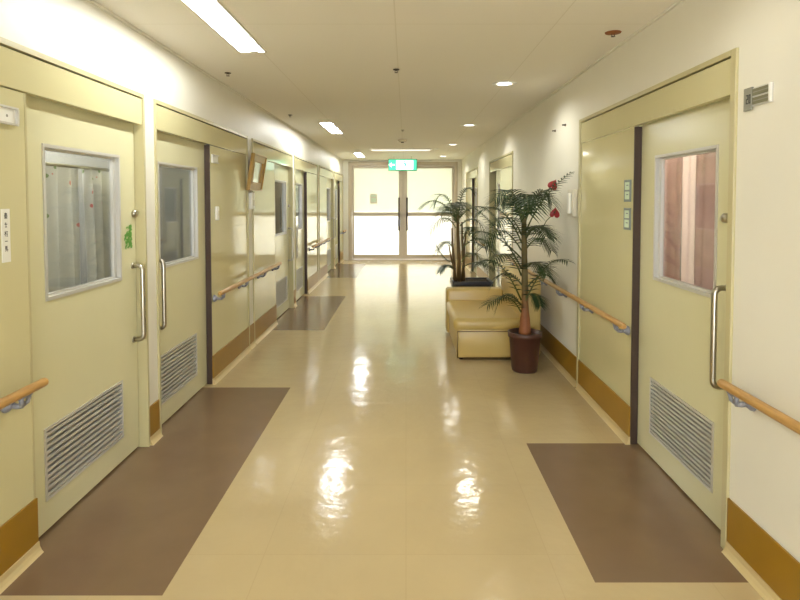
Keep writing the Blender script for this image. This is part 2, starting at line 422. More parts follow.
# ------------------------------------------------------------------ glass double doors at the end
root = struct(empty('door_10', (-.075, YE, 0)), 'wide taupe framed double glass doors at the corridor end', 'door')
HW, HT = 1.36, 2.45
mb = MB(); mb.box(XL+.075, -HW, -.03, .08, 0, H); mb.box(HW, XR+.075, -.03, .08, 0, H); mb.box(-HW, HW, -.03, .08, HT, H)
mb.build('surround_panel', M['wall'], root)
mb = MB(); fwd = .09
mb.box(-HW, -HW+fwd, -.05, .07, 0, HT); mb.box(HW-fwd, HW, -.05, .07, 0, HT); mb.box(-HW+fwd, HW-fwd, -.05, .07, HT-.1, HT); mb.box(-HW+fwd, HW-fwd, -.05, .07, 0, .02)
mb.build('door_frame', M['taupe'], root, bevel=.004)
for s in (-1, 1):
    mb = MB()
    a, b = sorted((s*.006, s*(HW-fwd-.004)))
    st = .095
    mb.box(a, b, -.025, .025, .025, .13); mb.box(a, b, -.025, .025, HT-.16, HT-.104)
    mb.box(a, b, -.025, .025, 1.10, 1.19)
    inner = (a, a+st) if s > 0 else (b-st, b); outer = (b-.045, b) if s > 0 else (a, a+.045)
    for q in (inner, outer):
        for z0, z1 in ((.13, 1.10), (1.19, HT-.16)): mb.box(q[0], q[1], -.025, .025, z0, z1)
    lf = mb.build('door_leaf', M['taupe'], root, bevel=.003)
    g0, g1 = (inner[1], outer[0]) if s > 0 else (outer[1], inner[0])
    MB().box(g0, g1, -.004, .004, .13, 1.10).build('lower_pane', M['frostlow'], lf)
    MB().box(g0, g1, -.004, .004, 1.19, HT-.16).build('upper_pane', M['frostup'], lf)
    hx = s*.10
    mb = MB().tube([(hx, -.085, .74), (hx, -.085, 1.56)], .022, 12)
    for z in (.82, 1.48): mb.tube([(hx, -.085, z), (hx, -.02, z)], .012, 10)
    mb.build('pull_bar', M['bronze'], lf)
    if s < 0:
        MB().box(hx-.045, hx+.03, -.034, -.025, .84, 1.0).build('lock_plate', M['alu'], lf)
MB().box(-.02, .02, .026, .034, .02, HT-.11).build('meeting_strip', M['taupe'], root)
n = MB().box(-.085, .085, -.0015, .0015, -.12, .12).box(-.065, .065, -.0022, -.0015, .05, .10, 1).box(-.065, .065, -.0022, -.0015, -.08, .02, 1).build('paper_notice', [M['cream'], M['mint']], None, (-.81, YE-.008, 1.53))
tag(n, 'small pale paper notice on the upper left glass pane', 'notice')

# ------------------------------------------------------------------ skirting and ochre kick boards
def skirting(name, X, sx, spans, label):
    mb = MB(sx)
    for a, b in spans:
        pr = [(.0, .0), (.030, .0), (.022, .010), (.014, .026), (.012, .048), (.0, .048)]
        v0 = [mb.V((x, a, z)) for x, z in pr]; v1 = [mb.V((x, b, z)) for x, z in pr]
        k = len(pr)
        for i in range(k): mb.F([v0[i], v0[(i+1) % k], v1[(i+1) % k], v1[i]])
        mb.F(v0[::-1]); mb.F(v1)
    return struct(mb.build(name, M['base'], None, (X, 0, 0)), label, 'skirting')
def board_spans(doors, fw, y_end):
    out = []; y = YB+.01
    for a0, a1, sp, pf in doors:
        if pf: out += [(y, a0-fw-.002), (a0+.002, sp-.002)]; y = a1+fw
        else: out += [(y, a0-fw-.002), (sp+.002, a1-.002)]; y = a1+fw
    out.append((y, y_end))
    return [(a, b) for a, b in out if b-a > .03]
SL = board_spans(LEFT, FWL, 14.44); SR = board_spans(RIGHT, FWR, 14.44)
skirting('baseboard_left', XL, 1, SL, 'coved cream skirting along the left wall')
skirting('baseboard_right', XR, -1, SR, 'coved cream skirting along the right wall')
k = 0
for X, sx, spans, side in ((XL, 1, SL, 'left'), (XR, -1, SR, 'right')):
    for i, (a, b) in enumerate(spans):
        if b < .5: continue
        k += 1
        if a < 0: a = -.5
        o = MB(sx).box(0, .009, -(b-a)/2, (b-a)/2, .0485, .236).build('trim_%d' % k, M['band'], None, (X+sx*.0008, (a+b)/2, 0), bevel=.002)
        struct(o, 'ochre kick board low on the %s wall, number %d from the front' % (side, i+1), 'kick board')
def cornice(n, X, sx):
    mb = MB(sx).box(0, .014, YB+.01, YE-.06, H-.016, H-.001)
    struct(mb.build('trim_%d' % n, M['wall'], None, (X, 0, 0)), 'thin cream cornice along the top of the %s wall' % ('left' if sx > 0 else 'right'), 'cornice')
cornice(k+1, XL, 1); cornice(k+2, XR, -1)

# ------------------------------------------------------------------ handrails
def handrail(X, sx, a, b, brs, label):
    root = tag(empty('handrail', (X, (a+b)/2, .75)), label, 'handrail', 'wooden handrails along the corridor')
    ym = (a+b)/2; r = .0185; o = .082
    pts = [(o, a-ym, 0), (o, a-ym+.006, 0), (o, a-ym+.016, 0)]; rr = [r*.6, r*.9, r]
    n = max(2, int((b-a)/.3))
    for i in range(1, n): pts.append((o, a-ym+.016+(b-a-.032)*i/n, 0)); rr.append(r)
    pts += [(o, b-ym-.016, 0), (o, b-ym-.006, 0), (o, b-ym, 0)]; rr += [r, r*.9, r*.6]
    MB(sx).tube(pts, rr, 16).build('rail', M['wood'], root)
    for y in brs:
        mb = MB(sx); yy = y-ym; z = -.055
        mb.lathe([(.004, .001), (.027, .001), (.030, .006), (.026, .016), (.016, .026), (.013, .034)], (0, yy, z), 20, axis='x')
        mb.tube([(.02, yy, z), (.05, yy, z-.004), (.07, yy, z)], [.012, .011, .012], 10)
        for s in (-1, 1):
            mb.tube([(.066, yy, z), (.08, yy+s*.016, z+.010), (.082, yy+s*.027, -.016)], [.011, .009, .009], 8)
        mb.tube([(o, yy-.036, -.0175), (o, yy+.036, -.0175)], .008, 8)
        mb.build('bracket', M['bracket'], root)
    return root
handrail(XL, 1, .5, 2.375, [.9, 1.55, 2.245], 'wooden handrail in the left foreground before the nearest left door')
handrail(XL, 1, 4.62, 6.88, [4.72, 5.42, 6.12, 6.78], 'wooden handrail on the left wall running under the tilted picture')
handrail(XL, 1, 9.28, 11.46, [9.4, 10.05, 10.7, 11.35], 'distant wooden handrail on the left wall between the fourth and fifth doors')
handrail(XL, 1, 13.82, 14.40, [13.95, 14.3], 'short farthest wooden handrail on the left wall by the glass doors')
handrail(XR, -1, .6, 2.36, [.9, 1.6, 2.265], 'wooden handrail in the right foreground on the white wall')
handrail(XR, -1, 3.41, 7.35, [3.55, 4.24, 4.93, 5.62, 6.3, 7.0], 'wooden handrail on the right wall running behind the sofa and palms')
handrail(XR, -1, 9.65, 11.0, [9.8, 10.4, 10.9], 'wooden handrail on the right wall past the palms')

# ------------------------------------------------------------------ ceiling fittings
lamp_lab = ['nearest long recessed fluorescent light at the top left of the ceiling', 'second recessed fluorescent light along the left ceiling',
            'farthest recessed fluorescent light along the left ceiling', 'recessed fluorescent light behind the viewer']
for (x, y), lb in zip(LAMPS, lamp_lab):
    root = tag(empty('ceiling_light', (x, y, H)), lb, 'ceiling light', 'recessed fluorescent troffers')
    mb = MB(); w, l, h = LW-.002, LL-.002, .09
    mb.quad([(-w, -l, 0), (-w, l, 0), (-w*.55, l, h), (-w*.55, -l, h)]); mb.quad([(w, -l, 0), (w, l, 0), (w*.55, l, h), (w*.55, -l, h)])
    mb.quad([(-w*.55, -l, h), (w*.55, -l, h), (w*.55, l, h), (-w*.55, l, h)])
    for s in (-1, 1): mb.quad([(-w, s*l, 0), (w, s*l, 0), (w*.55, s*l, h), (-w*.55, s*l, h)])
    mb.build('reflector', M['reflector'], root)
    mb = MB(); frame_rect_ = None
    mb.box(-w-.012, -w, -l-.012, l+.012, -.004, .004); mb.box(w, w+.012, -l-.012, l+.012, -.004, .004)
    mb.box(-w, w, -l-.012, -l, -.004, .004); mb.box(-w, w, l, l+.012, -.004, .004)
    mb.build('light_trim', M['cream'], root)
    MB().tube([(.012, -l+.03, .018), (.012, l-.03, .018)], .0165, 12).build('fluorescent_tube', M['tube'], root)
    for s in (-1, 1): MB().box(-.008, .032, s*(l-.016)-.012, s*(l-.016)+.012, .0, .07).build('lamp_holder', M['white'], root)
dl = ['downlight nearest the front, out over the right side', 'nearest visible round downlight over the right side of the corridor', 'second visible round downlight along the right side',
      'third visible round downlight along the right side', 'farthest small round downlight before the glass doors', 'round downlight behind the viewer']
for y, lb in zip(DOWN, dl):
    root = tag(empty('downlight', (DX, y, H)), lb, 'downlight', 'round downlights along the right side')
    mb = MB().lathe([(.064, -.003), (.108, -.003), (.108, .002), (.0985, .004), (.064, .004)], n=32, closed=True)
    mb.build('trim_ring', M['white'], root)
    MB().lathe([(.064, 0), (.060, .055), (.002, .056)], n=28).build('reflector_cup', M['reflector'], root) if False else None
    mb = MB()
    rings = [(.066, .0), (.062, .03), (.05, .06), (.004, .062)]
    prev = None
    for r, z in rings:
        ring = [mb.V((r*math.cos(2*PI*j/28), r*math.sin(2*PI*j/28), z)) for j in range(28)]
        if prev:
            for j in range(28): mb.F([prev[j], prev[(j+1) % 28], ring[(j+1) % 28], ring[j]], 0, True)
        prev = ring
    mb.build('reflector_cup', M['reflector'], root)
    MB().lathe([(.004, .012), (.056, .012), (.056, .018), (.004, .018)], n=28).build('lit_lens', M['led'], root)
    ld = bpy.data.lights.new('downlight_beam', 'SPOT'); ld.energy = 4 if y == 2.25 else 15; ld.color = (1, .98, .88); ld.specular_factor = .35
    ld.spot_size = math.radians(160); ld.spot_blend = .6; ld.shadow_soft_size = .05
    lo = bpy.data.objects.new('downlight_beam', ld); COL.objects.link(lo); lo.parent = root; lo.location = (0, 0, -.02)

root = tag(empty('ceiling_light', (-.10, 11.45, H)), 'flat crosswise ceiling light in front of the green exit sign', 'ceiling light')
MB().box(-.60, .60, -.10, .10, -.018, -.001).build('light_housing', M['white'], root, bevel=.006)
MB().box(-.57, .57, -.085, .085, -.030, -.018).build('diffuser', M['tube2'], root, bevel=.008)

def sprinkler(x, y, label, stain=False, big=.8):
    root = tag(empty('sprinkler_head', (x, y, H)), label, 'sprinkler', 'sprinkler heads in the ceiling')
    MB().lathe([(.004, -.001), (.032*big, -.001), (.030*big, -.006), (.014, -.008), (.009, -.012), (.004, -.012)], n=20).build('escutcheon', M['rust'] if stain else M['bronze'], root)
    mb = MB()
    for s in (-1, 1): mb.tube([(s*.007, 0, -.010), (s*.010, 0, -.018), (s*.003, 0, -.025)], .002, 6)
    mb.lathe([(.003, -.025), (.013, -.025), (.013, -.027), (.003, -.027)], n=16)
    mb.build('deflector', M['bronze'], root)
    return root
sprinkler(1.235, 3.50, 'rust stained sprinkler head in the ceiling above the near right door', True, 1.5)
sprinkler(-1.40, 4.60, 'sprinkler head in the ceiling above the second left door')
sprinkler(-1.36, 6.85, 'sprinkler head in the ceiling above the third left door')
sprinkler(-.075, 4.48, 'sprinkler head on the middle ceiling joint, nearest the front')
sprinkler(-.05, 8.32, 'sprinkler head on the middle ceiling joint, before the smoke detector')
det = tag(empty('smoke_detector', (-.06, 9.7, H)), 'round smoke detector in mid ceiling', 'smoke detector')
MB().lathe([(.004, -.001), (.075, -.001), (.075, -.018), (.06, -.034), (.004, -.036)], n=28).build('housing', M['cream'], det)
MB().lathe([(.004, -.036), (.028, -.036), (.022, -.050), (.004, -.052)], n=20).build('sensor_cap', M['bronze'], det)
det = tag(empty('ceiling_speaker', (.60, 11.4, H)), 'small round cream ceiling fitting right of the crosswise light', 'ceiling fitting')
MB().lathe([(.004, -.001), (.055, -.001), (.052, -.012), (.004, -.016)], n=24).build('cover', M['white'], det)

# ------------------------------------------------------------------ green exit sign
root = tag(empty('exit_sign', (-.075, 13.3, 2.30)), 'glowing green and white exit sign hanging before the glass doors', 'exit sign')
SW, SH = .33, .135
MB().box(-SW, SW, -.03, .03, -SH, SH).build('sign_case', M['exitf'], root, bevel=.006)
MB().box(-SW+.015, SW-.015, -.034, -.030, -SH+.015, SH-.015).build('green_panel', M['exitg'], root)
mb = MB()                                                   # white doorway with the running figure, and an arrow
y0, y1 = -.037, -.034
mb.box(-.15, .24, y0, y1, -.105, .105)
mb.box(-.30, -.18, y0, y1, -.018, .018)
mb.quad([(-.31, y0, 0), (-.25, y0, .06), (-.25, y0, -.06)])
mb.build('white_doorway', M['exitw'], root)
mb = MB(); Y = -.039                                         # the running figure, green on white
def limb(p, q, w):
    p, q = Vector((p[0], 0, p[1])), Vector((q[0], 0, q[1])); d = (q-p).normalized(); n_ = Vector((-d.z, 0, d.x))*w
    mb.quad([tuple(p+n_+Vector((0, Y, 0))), tuple(p-n_+Vector((0, Y, 0))), tuple(q-n_+Vector((0, Y, 0))), tuple(q+n_+Vector((0, Y, 0)))])
mb.lathe([(.001, Y), (.017, Y)], (.035, 0, .073), 16, axis='y')
limb((.04, .05), (.07, -.01), .017); limb((.045, .045), (.0, .025), .007); limb((.0, .025), (-.015, -.005), .006)
limb((.05, .045), (.095, .035), .007); limb((.095, .035), (.11, .06), .006)
limb((.068, -.005), (.025, -.03), .010); limb((.025, -.03), (.035, -.085), .008)
limb((.072, -.01), (.105, -.05), .010); limb((.105, -.05), (.15, -.055), .008)
mb.build('running_figure', M['exitg'], root)
for x in (-.2, .2): MB().tube([(x, 0, SH), (x, 0, H-2.30-.001)], .008, 8).build('hanger_rod', M['alup'], root)

# ------------------------------------------------------------------ things on the walls
# name plate holder beside the nearest left door
root = tag(empty('name_plate', (XL, 2.22, 1.833)), 'white name plate holder on the panel beside the nearest left door', 'name plate', 'wall name plates')
MB().box(.0005, .006, -.13, .13, -.036, .036).build('back_plate', M['white'], root, bevel=.002)
mb = MB().box(.006, .016, -.13, .13, .028, .036).box(.006, .016, -.13, .13, -.036, -.028).box(.006, .018, .118, .13, -.028, .028).box(.006, .016, -.13, -.122, -.028, .028)
mb.build('holder_rim', M['alup'], root)
mb = MB().box(.006, .008, -.12, .10, -.026, .026)
mb.build('paper_insert', M['white'], root)
MB().lathe([(.001, .0082), (.006, .0085)], (0, .07, -.002), 12, axis='x').build('dot_mark', M['grey'], root)
MB().box(.008, .0084, -.12, -.085, -.02, .015).build('number_mark', M['ink'], root)

# vertical name card with brushed characters
root = tag(empty('name_card', (XL, 2.275, 1.36)), 'white vertical name card with black characters under the name plate', 'name card')
MB().box(.0005, .003, -.024, .024, -.105, .105).build('card', M['white'], root)
mb = MB(); xx = .0034
def st(y0, z0, y1, z1, w=.0014):
    p, q = Vector((0, y0, z0)), Vector((0, y1, z1)); d = (q-p).normalized(); n_ = Vector((0, -d.z, d.y))*w
    mb.quad([(xx, p.y+n_.y, p.z+n_.z), (xx, p.y-n_.y, p.z-n_.z), (xx, q.y-n_.y, q.z-n_.z), (xx, q.y+n_.y, q.z+n_.z)])
def glyph(cz, strokes, s=.010):
    for a, b, c, d in strokes: st(a*s, cz+b*s, c*s, cz+d*s)
glyph(.078, [(-.8, .9, .8, .9), (-.7, .5, .7, .5), (-.7, .5, -.7, -.5), (.7, .5, .7, -.5), (-.7, 0, .7, 0), (-.7, -.5, .7, -.5), (0, 1.3, 0, -1.2), (-.9, -.9, .9, -.9)])
glyph(.042, [(-.8, .3, .8, .3), (0, 1, 0, -.8), (-.6, -.8, .6, -.8), (-.5, .9, -.2, .5)])
glyph(.008, [(-.9, .5, -.1, .5), (-.5, 1.1, -.5, -1.1), (-.5, .3, -.9, -.4), (-.4, .3, -.1, -.1), (.1, .8, .9, .8), (.2, .2, .8, .2), (.5, .8, .5, -1), (.1, -.3, .9, -.3), (.1, -1, .9, -1)])
glyph(-.022, [(-.8, 0, .8, 0)])
glyph(-.052, [(-.7, 1, .6, 1), (-.6, 1, -.6, -.2), (-.6, .6, .6, .6), (-.6, .2, .6, .2), (-.6, -.2, .8, -.2), (.8, -.2, .6, -1.1), (0, 1, 0, -.2), (-.8, -.6, -.6, -1), (-.3, -.5, -.2, -.9), (.1, -.5, .3, -.9)])
mb.build('characters', M['ink'], root)

# second left door: plate and switch on its fixed panel
root = tag(empty('name_plate', (XL, 4.77, 1.835)), 'white name plate holder on the panel of the second left door', 'name plate', 'wall name plates')
MB().box(.0005, .012, -.07, .07, -.034, .034).build('back_plate', M['white'], root, bevel=.002)
MB().box(.012, .020, -.07, .07, .026, .034).box(.012, .020, -.07, .07, -.034, -.026).build('holder_rim', M['alup'], root)
root = tag(empty('wall_switch', (XL, 4.80, 1.39)), 'white rounded wall fitting beside the dark slot of the second left door', 'switch')
MB().rbox(.0005, .022, -.032, .032, -.058, .058, .010, 3).build('cover', M['white'], root)
MB().box(.022, .026, -.012, .012, -.02, .02).build('button', M['cream'], root, bevel=.002)
root = tag(empty('wall_dispenser', (XL, 5.845, 1.49)), 'white box on the narrow wall strip below the tilted picture', 'dispenser')
MB().rbox(.0005, .04, -.06, .06, -.085, .085, .010, 3).build('body', M['white'], root)
MB().box(.0405, .043, -.03, .03, -.05, .01).build('front_plate', M['cream'], root)

# tilted picture
root = tag(empty('picture_frame', (XL, 5.945, 1.60)), 'golden wooden picture frame tilting out from the left wall', 'picture')
root.rotation_euler = (0, math.radians(9), 0)
mb = MB(); L_, Hh, bw = .25, .37, .085
for (y0, y1, z0, z1) in ((-L_, L_, 0, bw), (-L_, L_, Hh-bw, Hh), (-L_, -L_+bw, bw, Hh-bw), (L_-bw, L_, bw, Hh-bw)):
    mb.box(.004, .030, y0, y1, z0, z1)
o = .018                                                    # raised outer and inner mouldings
frame_rect(mb, .030, .042, -L_, L_, 0, Hh, o); frame_rect(mb, .030, .036, -L_+bw-.016, L_-bw+.016, bw-.016, Hh-bw+.016, .012)
mb.build('frame_moulding', M['gold'], root, bevel=.003)
MB().box(.006, .016, -L_+bw, L_-bw, bw, Hh-bw).build('picture_mount', M['print'], root)
MB().box(.017, .019, -L_+bw, L_-bw, bw, Hh-bw).build('glass', M['glass'], root)

# right wall: room sign
root = tag(empty('room_sign', (XR, 2.275, 1.905)), 'grey slotted room number sign on the right wall above the handrail', 'sign')
MB(-1).box(.0005, .010, .035, .088, -.048, .042).build('number_plate', M['grey'], root, bevel=.001)
mb = MB(-1); x0, x1 = .0102, .011
for a, b, c, d in ((.056, .070, .010, .014), (.056, .060, -.002, .010), (.056, .070, -.006, -.002), (.066, .070, -.018, -.006), (.056, .070, -.022, -.018)):
    mb.box(x0, x1, a, b, c, d)                              # 2
for a, b, c, d in ((.040, .052, .010, .014), (.040, .052, -.022, -.018), (.040, .044, -.018, .010), (.048, .052, -.018, .010)):
    mb.box(x0, x1, a, b, c, d)                              # 0
mb.build('number_mark', M['ink'], root)
mb = MB(-1).box(.0005, .006, -.088, .034, -.036, .036)
mb.build('back_plate', M['alup'], root)
for z in (.021, -.013):
    pz = MB(-1).box(.006, .009, -.075, .030, z-.016, z+.010)
    pz.build('name_slot', M['slot'], root)
    MB(-1).box(.009, .0094, -.072, .026, z-.005, z-.001).build('slot_line', M['grey'], root)
MB(-1).box(.006, .013, -.088, -.077, -.036, .036).build('end_cap', M['white'], root)

# two small blue grey notices on the near right panel
for z, lb in ((1.557, 'upper blue grey notice plate on the near right door panel'), (1.383, 'lower blue grey notice plate on the near right door panel')):
    root = tag(empty('notice_plate', (XR, 3.595, z)), lb, 'notice plate', 'blue grey notice plates')
    MB(-1).box(.0005, .006, -.055, .055, -.068, .068).build('plate', M['bluegrey'], root, bevel=.002)
    for s in (1, -1):
        lb_ = MB(-1).box(.006, .0075, -.034, .034, s*.029-.024, s*.029+.024).build('label_square', M['mint'], root)
        q = MB(-1).box(.0075, .008, -.022, .010, s*.029+.002, s*.029+.008)
        q.build('symbol', M['bluegrey'], lb_)

# intercom on the right wall
root = tag(empty('intercom', (XR, 4.715, 1.475)), 'cream intercom handset unit on the right wall past the near door', 'intercom')
MB(-1).rbox(.0005, .045, -.075, .075, -.11, .11, .010, 3).build('body', M['cream'], root)
MB(-1).rbox(.045, .075, -.065, -.015, -.085, .085, .010, 3).build('handset', M['white'], root)
MB(-1).box(.0455, .048, .01, .06, .03, .07).build('speaker_grille', M['grey'], root)
for i, (y, z) in enumerate(((5.02, 2.145), (5.36, 2.135))):
    h = tag(MB(-1).lathe([(.002, .0005), (.012, .0005), (.008, .010), (.005, .026), (.009, .030), (.002, .031)], n=12, axis='x').build('wall_hook', M['bronze'], None, (XR, y, z)),
            'small metal hook high on the right wall, %s the near right door' % ('closer to' if i == 0 else 'farther from'), 'hook', 'hooks high on the right wall')

# ------------------------------------------------------------------ curtains in the wards
def curtain(name, X, sx, a0, a1, z0, z1, m, label, folds=6, amp=.018, tilt=0, prints=False):
    mb = MB(sx); n = folds*10; rows = 10; ym = (a0+a1)/2
    rr = random.Random(int(a0*100)); ph = [rr.uniform(-.5, .5) for _ in range(n+1)]
    vs = []
    for j in range(rows+1):
        t = j/rows; row = []
        for i in range(n+1):
            u = i/n
            x = amp*math.sin(2*PI*folds*u+ph[i//10*10]*.8)*(.55+.45*t)+.006*math.sin(7*u+3*t)
            row.append(mb.V((x, (a0-ym)+(a1-a0)*u+tilt*t*(1-u), (z1-z0)*(1-t))))
        vs.append(row)
    for j in range(rows):
        for i in range(n): mb.F([vs[j][i], vs[j][i+1], vs[j+1][i+1], vs[j+1][i]], 0, True)
    o = mb.build(name, m, None, (X, ym, z0), recalc=False)
    so = o.modifiers.new('Solidify', 'SOLIDIFY'); so.thickness = .002
    return tag(o, label, 'curtain', 'ward curtains')
def translucent(m, f):
    nt = m.node_tree; N = nt.nodes; L = nt.links; p = N['Principled BSDF']; out = N['Material Output']
    t = N.new('ShaderNodeBsdfTranslucent'); mx = N.new('ShaderNodeMixShader'); mx.inputs[0].default_value = f
    c = p.inputs['Base Color']
    if c.links: L.new(c.links[0].from_socket, t.inputs[0])
    else: t.inputs[0].default_value = c.default_value
    L.new(p.outputs[0], mx.inputs[1]); L.new(t.outputs[0], mx.inputs[2]); L.new(mx.outputs[0], out.inputs[0])
def curtain_mat():                                           # white cloth with sparse pink and dark leaf prints
    m = M['curtain']; nt = m.node_tree; N = nt.nodes; L = nt.links; p = N['Principled BSDF']
    tc = N.new('ShaderNodeTexCoord'); mp = N.new('ShaderNodeMapping'); mp.inputs['Scale'].default_value = (.2, 20, 14)
    L.new(tc.outputs['Object'], mp.inputs['Vector'])
    vo = N.new('ShaderNodeTexVoronoi'); vo.inputs['Scale'].default_value = 1.0; L.new(mp.outputs[0], vo.inputs['Vector'])
    lt = N.new('ShaderNodeMath'); lt.operation = 'LESS_THAN'; lt.inputs[1].default_value = .17; L.new(vo.outputs['Distance'], lt.inputs[0])
    cr = N.new('ShaderNodeValToRGB'); cr.color_ramp.interpolation = 'CONSTANT'
    cr.color_ramp.elements[0].color = lin(205, 130, 125); cr.color_ramp.elements[1].position = .4; cr.color_ramp.elements[1].color = lin(80, 80, 74)
    e = cr.color_ramp.elements.new(.7); e.color = lin(130, 150, 110)
    sp = N.new('ShaderNodeSeparateColor'); L.new(vo.outputs['Color'], sp.inputs[0]); L.new(sp.outputs[0], cr.inputs[0])
    mx = N.new('ShaderNodeMix'); mx.data_type = 'RGBA'; mx.inputs[6].default_value = lin(206, 204, 196)
    L.new(lt.outputs[0], mx.inputs[0]); L.new(cr.outputs[0], mx.inputs[7]); L.new(mx.outputs[2], p.inputs['Base Color'])
curtain_mat()
for q in ('curtain', 'pink', 'pinkw'): translucent(M[q], .5)
curtain('curtain', XL-.18, 1, 2.74, 3.09, .35, 1.67, M['curtain'], 'white print curtain behind the near left door window, closer half', 3, .034, -.02)
curtain('curtain', XL-.18, 1, 3.16, 3.50, .35, 1.67, M['curtain'], 'white print curtain behind the near left door window, farther half', 3, .034, .05)
rod = MB().tube([(0, -.42, 0), (0, .42, 0)], .009, 10)
tag(rod.build('curtain_rod', M['steel'], None, (XL-.165, 3.09, 1.675)), 'curtain rod behind the near left door window', 'curtain rod')
curtain('curtain', XR+.20, -1, 2.72, 3.14, .35, 1.90, M['pink'], 'pink curtain behind the near right door window, half nearer the door handle', 3, .02)
curtain('curtain', XR+.20, -1, 3.30, 3.74, .35, 1.90, M['pink'], 'pink curtain behind the near right door window, half nearer the dark slot', 3, .02)
curtain('curtain', XR+.195, -1, 3.145, 3.295, .35, 1.90, M['pinkw'], 'narrow pale curtain strip hanging between the two pink halves', 1, .014)
rod = MB().tube([(0, -.42, 0), (0, .42, 0)], .009, 10)
tag(rod.build('curtain_rod', M['steel'], None, (XR+.20, 3.2, 1.905)), 'curtain rod behind the near right door window', 'curtain rod')

# ------------------------------------------------------------------ sofa
root = tag(empty('sofa', (.88, 5.98, 0)), 'cream leatherette sofa with one armrest against the right wall', 'sofa')
y0, y1 = -.60, .62
MB().rbox(-.40, .37, y0, .44, .02, .30, .02, 3).build('base', M['sofa'], root)
mb = MB().rbox(-.435, .24, y0-.012, .42, .27, .395, .05, 5)
mb.build('seat_cushion', M['sofa'], root)
MB().rbox(.20, .385, y0, y1, .03, .755, .035, 4).build('backrest', M['sofa'], root)
MB().rbox(-.43, .20, .41, .62, .02, .515, .035, 4).build('armrest', M['sofa'], root)
mb = MB().tube([(-.397, y0-.002, .025), (-.397, y0-.002, .275)], .005, 6).tube([(-.395, y0-.003, .272), (.20, y0-.003, .272)], .005, 6).tube([(-.395, y0-.002, .026), (.20, y0-.002, .026)], .004, 6)
mb.build('piping', M['piping'], root)
for x in (-.36, .34):
    for y in (y0+.05, y1-.05): MB().lathe([(.004, 0), (.02, 0), (.022, .03), (.004, .03)], (x, y, 0), 12).build('foot', M['black'], root)

# ------------------------------------------------------------------ palms
def frond(root, base, ctrl, tip, L0=.2, n=20, wid=.010, seed=0, start=.28, droop=.3, rise=.12):
    base, ctrl, tip = Vector(base), Vector(ctrl), Vector(tip); rr = random.Random(seed)
    B = lambda t: base*(1-t)**2+ctrl*2*t*(1-t)+tip*t*t
    D = lambda t: ((ctrl-base)*2*(1-t)+(tip-ctrl)*2*t).normalized()
    mb = MB()
    mb.tube([B(i/14) for i in range(15)], [.0075*(1-i/14*.82) for i in range(15)], 6, 1)
    up = Vector((0, 0, 1))
    for i in range(n):
        t = start+(1-start)*i/(n-1)*.985
        p, d = B(t), D(t)
        side = d.cross(up)
        if side.length < .15: side = d.cross(Vector((0, 1, 0)))
        side.normalize(); nrm = side.cross(d).normalized()
        q = (t-start)/(1-start)
        ln = L0*1.55*(.55+.9*q-1.05*q*q)*rr.uniform(.85, 1.12)
        for s in (-1, 1):
            fw_ = .35+.6*q
            dr = (side*s+d*fw_+nrm*rise).normalized()
            ax = dr.cross(nrm).normalized()
            pts = []
            for k in range(5):
                u = k/4
                pts.append(p+dr*ln*u-up*ln*droop*u*u*rr.uniform(.9, 1.1))
            ws = [wid*.5, wid, wid*.85, wid*.5, wid*.06]
            v = []
            for k in range(5):
                v.append((mb.V(pts[k]-ax*ws[k]/2), mb.V(pts[k]+ax*ws[k]/2)))
            for k in range(4): mb.F([v[k][0], v[k][1], v[k+1][1], v[k+1][0]], 0, True)
    lim = XR-.012-root.location.x                            # leaflets bend along the wall instead of entering it
    for q in mb.bm.verts: q.co.x = min(q.co.x, lim-.01*(q.co.x > lim)*abs(math.sin(q.index*7.1)))
    return mb.build('frond', [M['frond'], M['rachis']], root, recalc=False)

def flower(root, p, tip, seed, tilt):                        # red heart shaped spathe on a stalk with a pale spadix
    p, tip = Vector(p), Vector(tip)
    mb = MB()
    mb.tube([p, (p+tip)/2+Vector((0, 0, .03)), tip], [.005, .004, .004], 6, 1)
    n = 24; c = mb.V(tip+Vector((0, .004, .005))); ring = []
    for i in range(n):
        a = 2*PI*i/n
        x = .044*math.sin(a)**3; z = .0026*(13*math.cos(a)-5*math.cos(2*a)-2*math.cos(3*a)-math.cos(4*a))*1.3
        xr = x*math.cos(tilt)-z*math.sin(tilt); zr = x*math.sin(tilt)+z*math.cos(tilt)
        ring.append(mb.V(tip+Vector((xr, -.02*abs(math.sin(a)), zr))))
    for i in range(n): mb.F([c, ring[i], ring[(i+1) % n]], 0, True)
    mb.tube([tip+Vector((0, -.004, .0)), tip+Vector((.004, -.035, .03))], [.006, .003], 8, 1)
    o = mb.build('flower', [M['red'], M['rachis']], root, recalc=False)
    so = o.modifiers.new('Solidify', 'SOLIDIFY'); so.thickness = .003
    o['label'] = 'red heart shaped flower'
    return o

def trunk_mat():                                             # red brown old bark below, green tan young stem above
    m = M['trunk']; nt = m.node_tree; N = nt.nodes; L = nt.links
    mx = [q for q in N if q.type == 'MIX'][0]
    tc = N.new('ShaderNodeTexCoord'); sx = N.new('ShaderNodeSeparateXYZ'); L.new(tc.outputs['Object'], sx.inputs[0])
    r = N.new('ShaderNodeValToRGB'); r.color_ramp.elements[0].position = .45; r.color_ramp.elements[0].color = lin(146, 88, 50)
    r.color_ramp.elements[1].position = .75; r.color_ramp.elements[1].color = lin(104, 90, 46)
    L.new(sx.outputs[2], r.inputs[0]); L.new(r.outputs[0], mx.inputs[6])
trunk_mat()
